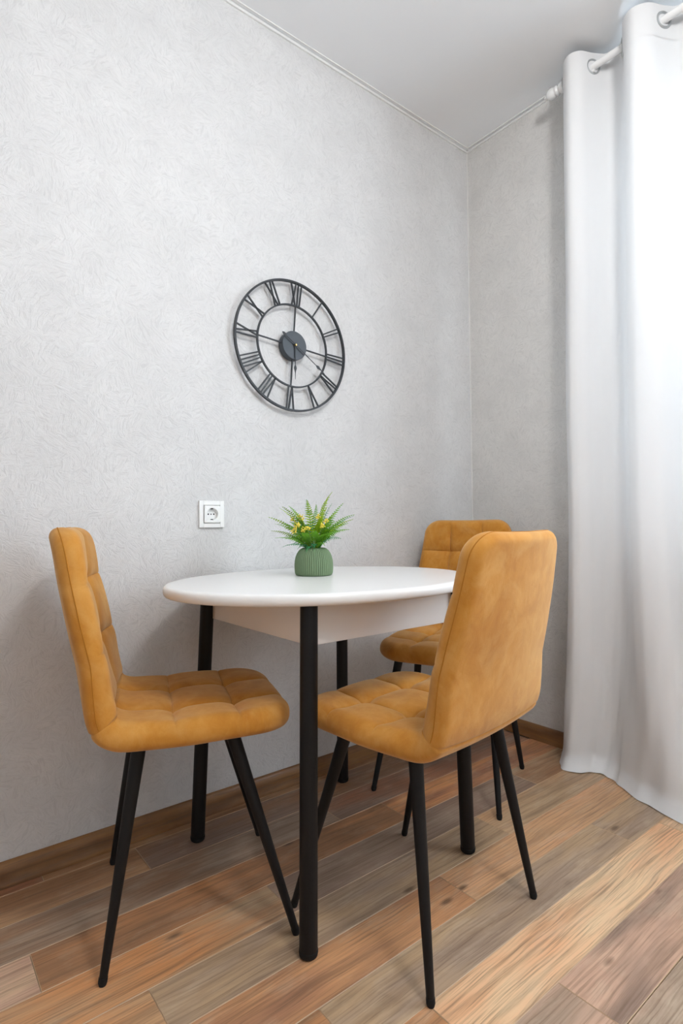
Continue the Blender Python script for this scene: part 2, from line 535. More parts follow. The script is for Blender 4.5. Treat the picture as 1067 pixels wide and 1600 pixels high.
# ceiling trims: a slim double lip along both walls, and the pale bead in the corner
def trim(name, boxes, mat):
    mb = MB()
    for lo, hi in boxes: mb.box(lo, hi, 0.0012)
    return struct(name, mb, mat)
trim('trim_1', [((RX, -0.006, CEIL - 0.012), (0, 0.0005, CEIL - 0.006)), ((RX, -0.004, CEIL - 0.007), (0, 0.0005, CEIL + 0.001)), ((RX, -0.020, CEIL - 0.003), (0, -0.015, CEIL + 0.001))], M_TRIM)
trim('trim_2', [((-0.006, RY, CEIL - 0.012), (0.0005, -0.006, CEIL - 0.006)), ((-0.004, RY, CEIL - 0.007), (0.0005, -0.004, CEIL + 0.001)), ((-0.020, RY, CEIL - 0.003), (-0.015, -0.020, CEIL + 0.001))], M_TRIM)
trim('trim_3', [((-0.004, -0.004, 0.058), (0.001, 0.001, CEIL - 0.010))], M_CORNER)

# window behind the curtain
win = struct('window_1', MB().box((0.09, WY0, WZ0), (0.15, WY0 + 0.06, WZ1), 0.004).box((0.09, WY1 - 0.06, WZ0), (0.15, WY1, WZ1), 0.004)
             .box((0.09, WY0 + 0.06, WZ0), (0.15, WY1 - 0.06, WZ0 + 0.06), 0.004).box((0.09, WY0 + 0.06, WZ1 - 0.06), (0.15, WY1 - 0.06, WZ1), 0.004), M_PVC)
ym = (WY0 + WY1) / 2
MB().box((0.085, ym - 0.045, WZ0 + 0.06), (0.15, ym + 0.045, WZ1 - 0.06), 0.004).build('mullion', M_PVC, win, False)
for y0, y1 in ((WY0 + 0.06, ym - 0.045), (ym + 0.045, WY1 - 0.06)):
    MB().box((0.116, y0, WZ0 + 0.06), (0.122, y1, WZ1 - 0.06)).build('pane', M_GLASS, win, False)
MB().box((-0.03, WY0 - 0.03, WZ0 - 0.03), (0.0895, WY1 + 0.03, WZ0 - 0.001), 0.004).build('window_sill', M_PVC, win, False)

# ------------------------------------------------------------------ ceiling lamp (out of frame, its glint shows on the wallpaper)
lamp = tag(empty('ceiling_lamp', (*LAMP_POS, CEIL)), 'round white globe ceiling lamp over the middle of the room', 'lamp')
MB().lathe([(0.0, 0.0), (0.06, 0.0), (0.06, -0.018), (0.05, -0.024), (0.0, -0.024)], 40).build('base', M_PLASTIC, lamp)
MB().tube([(0, 0, -0.024), (0, 0, -0.07)], 0.012, 16).build('stem', M_PLASTIC, lamp)
MB().lathe([(0.0, -0.330)] + [(0.13 * math.cos(t), -0.20 + 0.13 * math.sin(t)) for t in [-math.pi / 2 + i * math.pi / 18 for i in range(1, 18)]] + [(0.0, -0.07)], 36).build('globe', M_LAMP, lamp)

# ------------------------------------------------------------------ table
TX, TY, TZ, TA, TB = -1.130, -0.372, 0.751, 0.456, 0.362
table = tag(empty('dining_table', (TX, TY, 0)), 'white oval dining table on four black tubular legs', 'table')
N = 128
prof_t = [(-0.02, -0.027), (-0.008, -0.0268), (-0.004, -0.0255), (-0.0012, -0.022), (0.0, -0.0165), (0.0, -0.011), (-0.0014, -0.0055), (-0.0045, -0.0018), (-0.0095, -0.0002), (-0.02, 0.0)]
vs, fs = [], []
for d, z in prof_t:
    for k in range(N):
        t = 2 * math.pi * k / N
        vs.append(((TA + d) * math.cos(t), (TB + d) * math.sin(t), TZ + z))
for i in range(len(prof_t) - 1):
    for k in range(N):
        k2 = (k + 1) % N
        fs.append((i*N+k, i*N+k2, (i+1)*N+k2, (i+1)*N+k))
fs += [tuple(range(N - 1, -1, -1)), tuple((len(prof_t)-1)*N + k for k in range(N))]
MB().add(vs, fs).build('tabletop', M_WHITE_LAM, table, True, 40)
FEET = [(-1.410, -0.119), (-1.411, -0.672), (-0.858, -0.645), (-0.861, -0.098)]
AX0, AX1, AY0, AY1, AZ0, AZ1 = -0.243, 0.238, -0.262, 0.232, 0.632, TZ - 0.0275
ap = 0.016
for lo, hi in (((AX0, AY0, AZ0), (AX1, AY0 + ap, AZ1)), ((AX0, AY1 - ap, AZ0), (AX1, AY1, AZ1)), ((AX0, AY0 + ap, AZ0), (AX0 + ap, AY1 - ap, AZ1)), ((AX1 - ap, AY0 + ap, AZ0), (AX1, AY1 - ap, AZ1))):
    MB().box(lo, hi, 0.001).build('apron_panel', M_APRON, table, False)
for fx, fy in FEET:
    fx, fy = fx - TX, fy - TY
    sx, sy = (1 if fx > 0 else -1), (1 if fy > 0 else -1)
    top = Vector(((AX1 if sx > 0 else AX0) + sx * 0.008, (AY1 if sy > 0 else AY0) + sy * 0.008, TZ - 0.028))
    bot = Vector((fx, fy, 0.012))
    lg = MB().tube([top, bot + (top - bot) * 0.02, bot], [0.0195, 0.0195, 0.0195], 28).build('leg', M_BLACK, table)
    MB().lathe([(0.016, 0.0), (0.0192, 0.003), (0.0203, 0.008), (0.0203, 0.0135), (0.0196, 0.014)], 28, Matrix.Translation((fx, fy, 0))).build('foot_cap', M_RUBBER, lg)

# ------------------------------------------------------------------ chairs
def chair_proto():
    root = empty('dining_chair')
    prof = [(0.205, 0.448), (0.185, 0.452), (0.14, 0.456), (0.05, 0.456), (-0.05, 0.455), (-0.11, 0.456), (-0.163, 0.459), (-0.201, 0.473), (-0.221, 0.503),
            (-0.233, 0.545), (-0.245, 0.605), (-0.261, 0.68), (-0.279, 0.775), (-0.290, 0.845), (-0.300, 0.898)]
    P = np.array(prof)
    # smooth dense curve through the points (Catmull-Rom)
    def cr(P, m=40):
        Q = np.vstack([2 * P[0] - P[1], P, 2 * P[-1] - P[-2]])
        out = []
        for i in range(1, len(Q) - 2):
            p0, p1, p2, p3 = Q[i-1], Q[i], Q[i+1], Q[i+2]
            for t in np.linspace(0, 1, m, endpoint=False):
                out.append(0.5 * ((2*p1) + (-p0+p2)*t + (2*p0-5*p1+4*p2-p3)*t*t + (-p0+3*p1-3*p2+p3)*t**3))
        out.append(P[-1])
        return np.array(out)
    C = cr(P)
    sl = np.r_[0, np.cumsum(np.linalg.norm(np.diff(C, axis=0), axis=1))]
    L = sl[-1]
    ev = lambda s: np.array([np.interp(s, sl, C[:, 0]), np.interp(s, sl, C[:, 1])])
    s_of = lambda f, z: sl[np.argmin((C[:, 0] - f)**2 + (C[:, 1] - z)**2)]
    sb = s_of(-0.214, 0.488)
    cross = [s_of(0.078, 0.456), s_of(-0.058, 0.455), sb, s_of(-0.250, 0.632), s_of(-0.2785, 0.772)]
    # half width along the shell
    wk = [(0, 0.196), (0.10, 0.212), (0.22, 0.219), (sb - 0.05, 0.213), (sb + 0.08, 0.205), (sb + 0.20, 0.195), (L, 0.166)]
    W = lambda s: np.interp(s, [q[0] for q in wk], [q[1] for q in wk])
    def sdf(u, s):           # inside distance to the rounded outline
        w = W(s)
        lat = abs(u) * w
        r = 0.085 if s < L / 2 else 0.055
        qx = lat - (w - r)
        qy = abs(s - L / 2) - (L / 2 - r)
        return -(math.hypot(max(qx, 0), max(qy, 0)) + min(max(qx, qy), 0) - r)
    def outline_w(s):
        w = W(s)
        r = 0.085 if s < L / 2 else 0.055
        e = min(s, L - s)
        if e >= r: return w
        return w - r + math.sqrt(max(0, r * r - (r - e)**2))
    seam_u = 0.365
    def seamdist(u, s, w):
        du = abs(abs(u) - seam_u) * w
        ds = min(abs(s - c) for c in cross)
        return du, ds
    def inner(u, s):
        d = max(0.0, sdf(u, s))
        R = 0.034
        e = math.sqrt(max(0.0, 1 - (1 - min(d / R, 1))**2))
        w = W(s)
        du, ds = seamdist(u, s, w)
        back = min(1, max(0, (s - sb) / 0.06))
        base = 0.022 + 0.003 * back + 0.009 * math.exp(-((s - sb) / 0.05)**2)
        A = 0.0150 - 0.0010 * back
        edge = lambda q: q * q * (3 - 2 * q)
        fu = edge(min(1, max(0, (abs(u) - 0.62) / 0.40)))
        fe = edge(min(1, max(0, 1 - min(s, L - s) / 0.085)))
        pu = 1 - (1 - 0.75 * fe) * math.exp(-du / 0.017)
        ps = 1 - (1 - 0.85 * fu) * math.exp(-ds / 0.020)
        puff = A * (0.15 + 0.85 * pu) * (0.15 + 0.85 * ps)
        pinch = 0.010 * math.exp(-(du * du + ds * ds) / (2 * 0.013**2))
        db = abs(s - sb)
        puff -= 0.004 * fu * math.exp(-db / 0.012)
        stitch = 0.0026 * math.exp(-(db / 0.003)**2) + 0.0022 * (math.exp(-(du / 0.0022)**2) * (1 - 0.6 * fe) + math.exp(-(ds / 0.0022)**2) * (1 - 0.5 * fu))
        crown = 0.004 * (1 - u * u)
        return e * max(0.006, base + puff + crown - pinch - stitch)
    def outer(u, s):
        d = max(0.0, sdf(u, s))
        R = 0.020
        e = math.sqrt(max(0.0, 1 - (1 - min(d / R, 1))**2))
        return -e * (0.019 - 0.0028 * math.exp(-((s - sb) / 0.0035)**2))
    # parameter rows, dense at the ends and around the seams
    def dense(lo, hi, n, keys, width, gain):
        x = np.linspace(lo, hi, 4000)
        rho = np.ones_like(x)
        for k, wd, gn in keys:
            rho += gn * np.exp(-((x - k) / wd)**2)
        c = np.cumsum(rho); c = (c - c[0]) / (c[-1] - c[0])
        return np.interp(np.linspace(0, 1, n), c, x)
    us = dense(-1, 1, 97, [(-1, .05, 5), (1, .05, 5), (-seam_u, .03, 5), (seam_u, .03, 5)], 0, 0)
    def rows(lo, hi, n):
        keys = [(c, 0.008, 4) for c in cross] + [(0, 0.015, 6), (L, 0.015, 6)]
        return dense(lo, hi, n, keys, 0, 0)
    def pos(u, s, h):
        q = ev(s); t = ev(min(s + 0.004, L)) - ev(max(s - 0.004, 0)); t /= np.linalg.norm(t)
        n = np.array([t[1], -t[0]])          # points to the sitter's side
        w = outline_w(s)
        # u is stretched over the outline at this row
        lat = u * w
        bk = min(1, max(0, (s - sb + 0.05) / 0.18))
        dish = 0.030 * bk * (u * w / 0.21)**2 + 0.004 * (1 - bk) * (u * w / 0.21)**2
        hh = h + dish
        return (q[0] + n[0] * hh, lat, q[1] + n[1] * hh)
    def shell(name, lo, hi, n):
        S = rows(lo, hi, n)
        nu = len(us)
        vs, fs = [], []
        for side in (inner, outer):
            for s in S:
                w0, w1 = W(s), outline_w(s)
                for u in us:
                    vs.append(pos(u, s, side(u * w1 / w0, s)))
        m = len(S) * nu
        for i in range(len(S) - 1):
            for k in range(nu - 1):
                q = (i*nu+k, i*nu+k+1, (i+1)*nu+k+1, (i+1)*nu+k)
                fs.append(q)
                fs.append(tuple(m + z for z in reversed(q)))
        # side strips and end caps
        loop = [k for k in range(nu)] + [i*nu + nu-1 for i in range(1, len(S))] + [(len(S)-1)*nu + k for k in range(nu-2, -1, -1)] + [i*nu for i in range(len(S)-2, 0, -1)]
        for k in range(len(loop)):
            a_, b_ = loop[k], loop[(k+1) % len(loop)]
            fs.append((b_, a_, a_ + m, b_ + m))
        me = mesh_data(name, vs, fs, [M_VELVET])
        bm = bmesh.new(); bm.from_mesh(me)
        bmesh.ops.remove_doubles(bm, verts=bm.verts, dist=1e-5)
        bmesh.ops.recalc_face_normals(bm, faces=bm.faces)
        bm.to_mesh(me); bm.free()
        me.polygons.foreach_set('use_smooth', [True] * len(me.polygons))
        me.set_sharp_from_angle(angle=math.radians(70))
        return link(bpy.data.objects.new(name, me), root)
    seat = shell('seat', 0.0, sb, 120)
    back = shell('backrest', sb, L, 130)
    # piping along the rim of the back
    pts = []
    for s in np.linspace(sb + 0.004, L - 0.056, 26): pts.append(pos(1, s, 0.0008))
    for s in L - 0.055 * (1 - np.sin(np.linspace(0, math.pi / 2, 9))): pts.append(pos(1, s, 0.0008))
    for u in np.linspace(1, -1, 15)[1:-1]: pts.append(pos(u, L, 0.0008))
    left = [(q[0], -q[1], q[2]) for q in pts[:35]][::-1]
    pts += left
    MB().tube(pts, 0.0012, 6).build('piping', M_PIPING, back)
    # metal under-frame and the four tapered legs
    fr = MB()
    fr.box((-0.143, -0.16, 0.427), (-0.117, 0.16, 0.438), 0.002).box((0.054, -0.16, 0.427), (0.082, 0.16, 0.438), 0.002)
    fr.box((-0.13, -0.03, 0.428), (0.07, 0.03, 0.437), 0.002)
    fr.build('under_frame', M_BLACK, root)
    for sx, tx, fx in ((-1, -0.130, -0.197), (1, 0.068, 0.195)):
        for sy in (-1, 1):
            top = Vector((tx, sy * 0.158, 0.432)); bot = Vector((fx, sy * 0.209, 0.006))
            lg = MB().tube([top, top.lerp(bot, 0.03), top.lerp(bot, 0.5), bot], [0.0150, 0.0150, 0.0118, 0.0080], 18).build('leg', M_BLACK, root)
            MB().tube([bot + (top - bot) * 0.02, bot, Vector((bot.x, bot.y, 0.0))], [0.0088, 0.0088, 0.0070], 16).build('foot_cap', M_RUBBER, lg)
    return root

def copy_tree(o, parent=None):
    c = o.copy()
    COL.objects.link(c)
    c.parent = parent
    for ch in list(o.children):
        copy_tree(ch, c)
    return c

chair = chair_proto()
CH = [((-1.514, -0.343), -18.8, 1.0, 'mustard velvet dining chair at the left end of the table, seen from its side'),
      ((-1.120, -0.696), 96.8, 0.982, 'mustard velvet dining chair nearest the camera, its smooth back turned to the viewer'),
      ((-0.560, -0.330), -156.0, 1.015, 'mustard velvet dining chair in the far corner, partly hidden behind the table')]
src = [chair, copy_tree(chair), copy_tree(chair)]
for o, (xy, rz, sz, lab) in zip(src, CH):
    o.location = (*xy, 0)
    o.rotation_euler = (0, 0, math.radians(rz))
    o.scale = (1, 1, sz)
    tag(o, lab, 'chair', 'mustard velvet chairs around the oval table')

# ------------------------------------------------------------------ wall clock
CKX, CKZ, CKR = -1.002, 1.531, 4.5
clock = empty('wall_clock', (CKX, 0, CKZ))
clock.rotation_euler = (0, math.radians(CKR), 0)
tag(clock, 'round black metal skeleton wall clock with roman numerals', 'clock')
def ring(name, ro, ri, y0, y1, mat):
    n = 128
    vs, fs = [], []
    pr = [(ri, y0), (ro, y0), (ro, y1), (ri, y1)]
    for k in range(n):
        t = 2 * math.pi * k / n
        vs += [(r * math.cos(t), y, r * math.sin(t)) for r, y in pr]
    for k in range(n):
        k2 = (k + 1) % n
        for i in range(4):
            i2 = (i + 1) % 4
            fs.append((k*4+i, k2*4+i, k2*4+i2, k*4+i2))
    mb = MB().add(vs, fs)
    o = mb.build(name, mat, clock, True, 40)
    bm = bmesh.new(); bm.from_mesh(o.data); bmesh.ops.recalc_face_normals(bm, faces=bm.faces); bm.to_mesh(o.data); bm.free()
    o.data.set_sharp_from_angle(angle=math.radians(40))
    return o
YB, YF = -0.014, -0.024
RO, RI = 0.2315, 0.1445
ring('outer_ring', RO, RO - 0.0066, YB, YF, M_CLOCK)
ring('inner_ring', RI + 0.0027, RI - 0.0027, YB - 0.002, YF + 0.001, M_CLOCK)
def bar(mb, p0, p1, w, y0, y1):
    p0, p1 = Vector(p0), Vector(p1)
    d = (p1 - p0).normalized(); n = Vector((-d.y, d.x)) * w / 2
    c = [p0 + n, p0 - n, p1 - n, p1 + n]
    vs = [(q.x, y0, q.y) for q in c] + [(q.x, y1, q.y) for q in c]
    mb.add(vs, [(3, 2, 1, 0), (4, 5, 6, 7), (0, 1, 5, 4), (1, 2, 6, 5), (2, 3, 7, 6), (3, 0, 4, 7)])
def rot2(x, y, t):      # clock angle, clockwise from twelve
    return (x * math.cos(t) + y * math.sin(t), -x * math.sin(t) + y * math.cos(t))
NUM = ['XII', 'I', 'II', 'III', 'IV', 'V', 'VI', 'VII', 'VIII', 'IX', 'X', 'XI']
r0, r1 = RI + 0.0005, RO - 0.003
for h, s in enumerate(NUM):
    wds = {'I': 0.0135, 'V': 0.026, 'X': 0.027}
    tot = sum(wds[c] for c in s)
    x = -tot / 2
    mb = MB()
    ang = h * math.pi / 6
    k0 = r0 / r1 * 1.12
    for c in s:
        w = wds[c]
        xm = x + w / 2
        st = []
        if c == 'I': st = [((xm, 0), (xm, 1))]
        if c == 'V': st = [((xm, 0), (xm - w * 0.40, 1)), ((xm, 0), (xm + w * 0.40, 1))]
        if c == 'X': st = [((xm - w * 0.36, 0), (xm + w * 0.40, 1)), ((xm + w * 0.36, 0), (xm - w * 0.40, 1))]
        for (xa, ta), (xb, tb) in st:
            xa *= k0 if ta == 0 else 1
            pa, pb = (xa, r0 if ta == 0 else r1), (xb, r0 if tb == 0 else r1)
            pa = (pa[0], math.sqrt(max(1e-6, pa[1]**2 - pa[0]**2))); pb = (pb[0], math.sqrt(max(1e-6, pb[1]**2 - pb[0]**2)))
            bar(mb, rot2(*pa, ang), rot2(*pb, ang), 0.0046, YB - 0.003, YF + 0.002)
        x += w
    mb.build('numeral', M_CLOCK, clock, False)
for k in range(4):
    mb = MB(); ang = k * math.pi / 2
    bar(mb, rot2(0, 0.04, ang), rot2(0, RI, ang), 0.0046, YB - 0.003, YF + 0.003)
    mb.build('spoke', M_CLOCK, clock, False)
rotx = Matrix.Rotation(math.radians(90), 4, 'X')
MB().lathe([(0.0, 0.002), (0.046, 0.002), (0.0505, 0.004), (0.0505, 0.028), (0.0495, 0.0295), (0.0, 0.0295)], 64, rotx).build('hub', M_HUB, clock)
def hand(name, ang, ln, tail, spade, y):
    mb = MB()
    # outline strips: (distance, half width)
    st = ([(-tail, 0.0012), (-tail + 0.006, 0.0045), (-tail + 0.013, 0.0052), (-tail + 0.019, 0.002), (-0.01, 0.0016)] if tail > 0.03 else [(-0.008, 0.002)]) + [(-0.006, 0.0024), (0.0, 0.0042), (0.012, 0.0018), (spade - 0.012, 0.0013),
          (spade - 0.004, 0.005), (spade, 0.0058), (spade + 0.008, 0.003), (spade + 0.016, 0.0014), (ln, 0.0004)]
    vs, fs = [], []
    for d, w in st:
        for x in (-w, w):
            q = rot2(x, d, ang)
            vs += [(q[0], y, q[1]), (q[0], y - 0.0012, q[1])]
    for i in range(len(st) - 1):
        a_ = i * 4; b_ = a_ + 4
        fs += [(a_+1, a_+3, b_+3, b_+1), (a_, b_, b_+2, a_+2), (a_, a_+1, b_+1, b_), (a_+2, b_+2, b_+3, a_+3)]
    fs += [(0, 2, 3, 1), (len(vs)-4, len(vs)-3, len(vs)-1, len(vs)-2)]
    return mb.add(vs, fs).build(name, M_CLOCK, clock, False)
ck = math.radians(CKR)
hand('hour_hand', math.radians(180.6) - ck, 0.121, 0.022, 0.082, -0.0325)
hand('minute_hand', math.radians(123.5) - ck, 0.150, 0.066, 0.116, -0.0355)
MB().lathe([(0.0, 0.029), (0.004, 0.029), (0.004, 0.0385), (0.003, 0.040), (0.0, 0.0402)], 20, rotx).build('cap_nut', M_BRASS, clock)
MB().lathe([(0.0, 0.0), (0.006, 0.0), (0.006, 0.0025), (0.0, 0.0025)], 16, rotx).build('wall_mount', M_CLOCK, clock)

# ------------------------------------------------------------------ socket
sock = tag(empty('power_socket', (-1.3085, 0, 0.9375)), 'white square power socket on the wallpapered wall left of the plant', 'socket')
mb = MB()
h, hi_ = 0.0425, 0.0285
mb.box((-h, -0.0085, -h), (-hi_, 0, h), 0.0012).box((hi_, -0.0085, -h), (h, 0, h), 0.0012).box((-hi_, -0.0085, hi_), (hi_, 0, h), 0.0012).box((-hi_, -0.0085, -h), (hi_, 0, -hi_), 0.0012)
mb.build('frame', M_PLASTIC, sock, False)
# insert: square plate with a round well
n = 64
vs, fs = [], []
rw = 0.0195
def sq(t, s):
    c, d = math.cos(t), math.sin(t); m = max(abs(c), abs(d)); return (s * c / m, s * d / m)
lay = [lambda t: (*sq(t, 0.0272), -0.004), lambda t: (*sq(t, 0.0272), -0.0118), lambda t: (*sq(t, 0.0262), -0.0125), lambda t: (rw * math.cos(t), rw * math.sin(t), -0.0125),
       lambda t: ((rw - 0.0006) * math.cos(t), (rw - 0.0006) * math.sin(t), -0.0118), lambda t: ((rw - 0.001) * math.cos(t), (rw - 0.001) * math.sin(t), -0.001)]
for fnc in lay:
    for k in range(n):
        x, z, y = fnc(2 * math.pi * k / n + math.pi / n); vs.append((x, y, z))
for i in range(len(lay) - 1):
    for k in range(n):
        k2 = (k + 1) % n
        fs.append((i*n+k, i*n+k2, (i+1)*n+k2, (i+1)*n+k))
fs.append(tuple((len(lay)-1)*n + k for k in range(n)))
MB().add(vs, fs).build('insert', M_PLASTIC, sock, True, 30)
for x, r in ((-0.0095, 0.0024), (0.0095, 0.0024), (0.0, 0.0020)):
    MB().lathe([(0.0, 0.0012), (r, 0.0012), (r, 0.0018), (0.0, 0.0018)], 16, Matrix.Translation((x, 0, 0)) @ rotx).build('pin_hole', M_HOLE, sock)
for z in (-1, 1):
    MB().box((-0.0028, -0.0115, z * 0.0175 - 0.0018), (0.0028, -0.002, z * 0.0175 + 0.0018), 0.0006).build('earth_clip', M_HOLE, sock, False)

# ------------------------------------------------------------------ potted fern
PX, PY = -1.122, -0.300
plant = tag(empty('potted_fern', (PX, PY, TZ)), 'artificial fern with yellow flowers in a ribbed sage green pot on the table', 'potted plant')
pprof = [(0.0, 0.0005), (0.050, 0.0005), (0.0535, 0.002), (0.0552, 0.008), (0.0562, 0.020), (0.0562, 0.032), (0.0552, 0.044), (0.0528, 0.055), (0.0488, 0.065), (0.0435, 0.073), (0.0375, 0.0785), (0.0325, 0.081), (0.0305, 0.0805), (0.0300, 0.078), (0.030, 0.062), (0.0, 0.062)]
n, ribs = 432, 54
vs, fs = [], []
for i, (r, z) in enumerate(pprof):
    for k in range(n):
        t = 2 * math.pi * k / n
        rb = 0.0016 * abs(math.sin(ribs * t / 2)) if 2 < i < 12 else 0.0
        vs.append(((r - 0.0011 + rb * 1.4 if 2 < i < 12 else r) * math.cos(t) if r > 0 else 0.0, (r - 0.0011 + rb * 1.4 if 2 < i < 12 else r) * math.sin(t) if r > 0 else 0.0, z))
for i in range(len(pprof) - 1):
    for k in range(n):
        k2 = (k + 1) % n
        fs.append((i*n+k, i*n+k2, (i+1)*n+k2, (i+1)*n+k))
MB().add(vs, fs).build('pot', M_POT, plant, True, 80)
MB().lathe([(0.0295, 0.064), (0.024, 0.068), (0.012, 0.071), (0.0, 0.072)], 24).build('moss', M_SOIL, plant)
RV = Vector((r_.x, r_.y, 0)); VV = Vector((v_.x, v_.y, 0)).normalized()
def frond(tip, base, sag, npair, plen, mat, droop=0.25, wid=0.0022, twist=0.0):
    rnd = random.Random(int((tip[0] * 7919 + tip[2] * 104729 + tip[1] * 613) * 1000))
    T_ = Vector(tip); B_ = Vector(base)
    ctl = B_ * 0.45 + T_ * 0.55 + Vector((0, 0, sag))
    ctl.x = B_.x + (T_.x - B_.x) * 0.35; ctl.y = B_.y + (T_.y - B_.y) * 0.35
    bez = lambda t: B_ * (1-t)**2 + ctl * 2*t*(1-t) + T_ * t*t
    mb = MB()
    pts = [bez(i / 14) for i in range(15)]
    mb.tube(pts, [0.0012 * (1 - 0.75 * i / 14) for i in range(15)], 5)
    for i in range(npair):
        t = 0.20 + 0.79 * (i + 0.5) / npair
        p0 = bez(t); d = (bez(min(1, t + 0.02)) - bez(t - 0.02)).normalized()
        up = Vector((0, 0, 1))
        sd = d.cross(up)
        if sd.length < 0.15: sd = d.cross(VV)
        sd.normalize()
        if twist: sd = (Matrix.Rotation(twist, 3, d) @ sd)
        nm = sd.cross(d).normalized()
        env = math.sin(math.pi * min(1, (0.30 + 0.70 * (1 - (t - 0.20) / 0.79)))) if t < 0.4 else (1 - ((t - 0.4) / 0.62)**1.4)
        env = max(0.14, min(1.0, env if t >= 0.4 else 0.55 + 0.45 * (t - 0.2) / 0.2))
        ln = plen * env
        for s in (-1, 1):
            dr = (sd * s * 0.92 + d * 0.40 + nm * rnd.uniform(-0.12, 0.12)).normalized()
            tipp = p0 + dr * ln - nm * droop * ln + Vector((0, 0, -0.05 * ln))
            midp = p0 + dr * ln * 0.5 + nm * 0.10 * ln
            wv = (d - dr * d.dot(dr)).normalized() * wid * (0.6 + 0.4 * env)
            mb.add([p0 - wv * 0.7, p0 + wv * 0.7, midp + wv, midp - wv, tipp], [(0, 1, 2, 3), (3, 2, 4)])
    return mb.build('frond', mat, plant, False)
# tips in metres: sideways as the room shows it, depth, height above the table
FR = [(-0.121, -0.02, 0.163, 0.03, 0), (-0.118, 0.02, 0.126, 0.03, 3), (-0.094, 0.01, 0.188, 0.03, 0), (-0.082, -0.03, 0.190, 0.035, 3), (-0.070, 0.04, 0.194, 0.03, 1),
      (-0.022, 0.05, 0.212, 0.02, 2), (-0.016, -0.02, 0.207, 0.03, 0), (0.006, 0.05, 0.197, 0.02, 1), (0.052, 0.02, 0.230, 0.05, 0), (0.040, 0.00, 0.216, 0.03, 0),
      (0.050, 0.05, 0.200, 0.02, 2), (0.038, -0.02, 0.188, 0.03, 0), (0.082, 0.03, 0.200, 0.02, 1), (0.112, -0.01, 0.167, 0.04, 1), (0.110, 0.03, 0.164, 0.03, 2),
      (0.097, -0.04, 0.128, 0.035, 1), (0.108, 0.00, 0.155, 0.03, 0), (-0.100, -0.04, 0.108, 0.03, 1), (-0.060, -0.06, 0.150, 0.03, 1), (0.060, -0.06, 0.150, 0.035, 1),
      (0.020, -0.05, 0.150, 0.035, 0), (-0.050, 0.07, 0.170, 0.03, 2), (0.060, 0.07, 0.175, 0.03, 1), (-0.095, 0.05, 0.150, 0.03, 2), (0.095, 0.055, 0.145, 0.03, 1),
      (0.020, 0.075, 0.165, 0.03, 3), (-0.080, -0.045, 0.085, 0.03, 2), (0.075, -0.055, 0.105, 0.035, 2), (-0.045, -0.045, 0.172, 0.03, 3),
      (0.085, -0.02, 0.150, 0.035, 1), (0.070, -0.05, 0.125, 0.03, 1), (-0.085, -0.02, 0.145, 0.035, 1), (0.045, -0.06, 0.118, 0.03, 1), (-0.030, -0.065, 0.120, 0.03, 1),
      (0.030, 0.03, 0.205, 0.03, 0), (0.070, 0.0, 0.180, 0.03, 0), (-0.055, 0.01, 0.180, 0.03, 0), (0.010, -0.065, 0.125, 0.03, 1), (-0.105, 0.0, 0.145, 0.03, 1)]
for i, (sx, dy, z, sag, m) in enumerate(FR):
    sx *= 1.10; z = 0.075 + (z - 0.075) * 1.12
    q = RV * sx + VV * dy
    b_ = RV * (sx * 0.10) + VV * (dy * 0.12)
    frond((q.x, q.y, z), (b_.x, b_.y, 0.066), sag, 17 if m != 2 else 14, 0.019 if m != 2 else 0.021, LEAF[m], wid=0.0021 if m != 2 else 0.0015, twist=(0.5 if i % 3 == 0 else -0.35 if i % 3 == 1 else 0.0))
rf = random.Random(21)
for i in range(16):
    az = rf.uniform(0, 2 * math.pi); rr = rf.uniform(0.045, 0.10); z = 0.10 + rf.uniform(0.0, 0.06) + 0.05 * (1 - rr / 0.10)
    frond((rr * math.cos(az), rr * math.sin(az), z), (0.012 * math.cos(az), 0.012 * math.sin(az), 0.066), 0.03, 15, 0.017, LEAF[rf.choice((0, 1, 1, 2))], wid=0.0019, twist=rf.uniform(-0.6, 0.6))
# the small bright sprays that curl over the rim
for sx, dy, z, m in ((-0.046, -0.040, 0.078, 2), (-0.020, -0.056, 0.070, 2), (0.004, -0.058, 0.082, 2), (-0.062, -0.030, 0.092, 2), (0.035, -0.052, 0.088, 1)):
    q = RV * sx + VV * dy
    b_ = q * 0.25
    frond((q.x, q.y, z), (b_.x, b_.y, 0.068), 0.035, 13, 0.013, LEAF[m], droop=0.1, wid=0.0016)
def flower(sx, dy, z, nb, rad):
    rnd = random.Random(int((sx + 1) * 10000 + z * 999))
    q = RV * sx + VV * dy; top = Vector((q.x, q.y, z))
    mb = MB()
    st = MB().tube([Vector((q.x * 0.2, q.y * 0.2, 0.066)), Vector((q.x * 0.6, q.y * 0.6, 0.066 + (z - 0.066) * 0.6)), top], 0.0009, 5)
    for _ in range(nb):
        d = Vector((rnd.gauss(0, 1), rnd.gauss(0, 1), rnd.gauss(0, 1))).normalized() * rad * rnd.uniform(0.4, 1.0)
        c = top + d; r = rnd.uniform(0.0018, 0.0030)
        bm = bmesh.new(); bmesh.ops.create_icosphere(bm, subdivisions=1, radius=r)
        bm.verts.index_update()
        mb.add([c + w.co for w in bm.verts], [[w.index for w in fc.verts] for fc in bm.faces]); bm.free()
    f = mb.build('flower_cluster', M_FLOWER, plant)
    st.build('flower_stem', M_STEM, f)
for a_ in ((-0.046, -0.045, 0.150, 22, 0.010), (-0.054, -0.045, 0.133, 20, 0.010), (-0.036, -0.02, 0.172, 20, 0.011), (-0.025, -0.045, 0.136, 16, 0.010), (0.016, -0.02, 0.172, 14, 0.008),
           (0.030, -0.045, 0.146, 18, 0.010), (0.038, -0.03, 0.158, 14, 0.008), (-0.012, -0.055, 0.140, 14, 0.008), (-0.060, -0.01, 0.165, 12, 0.008)):
    flower(*a_)

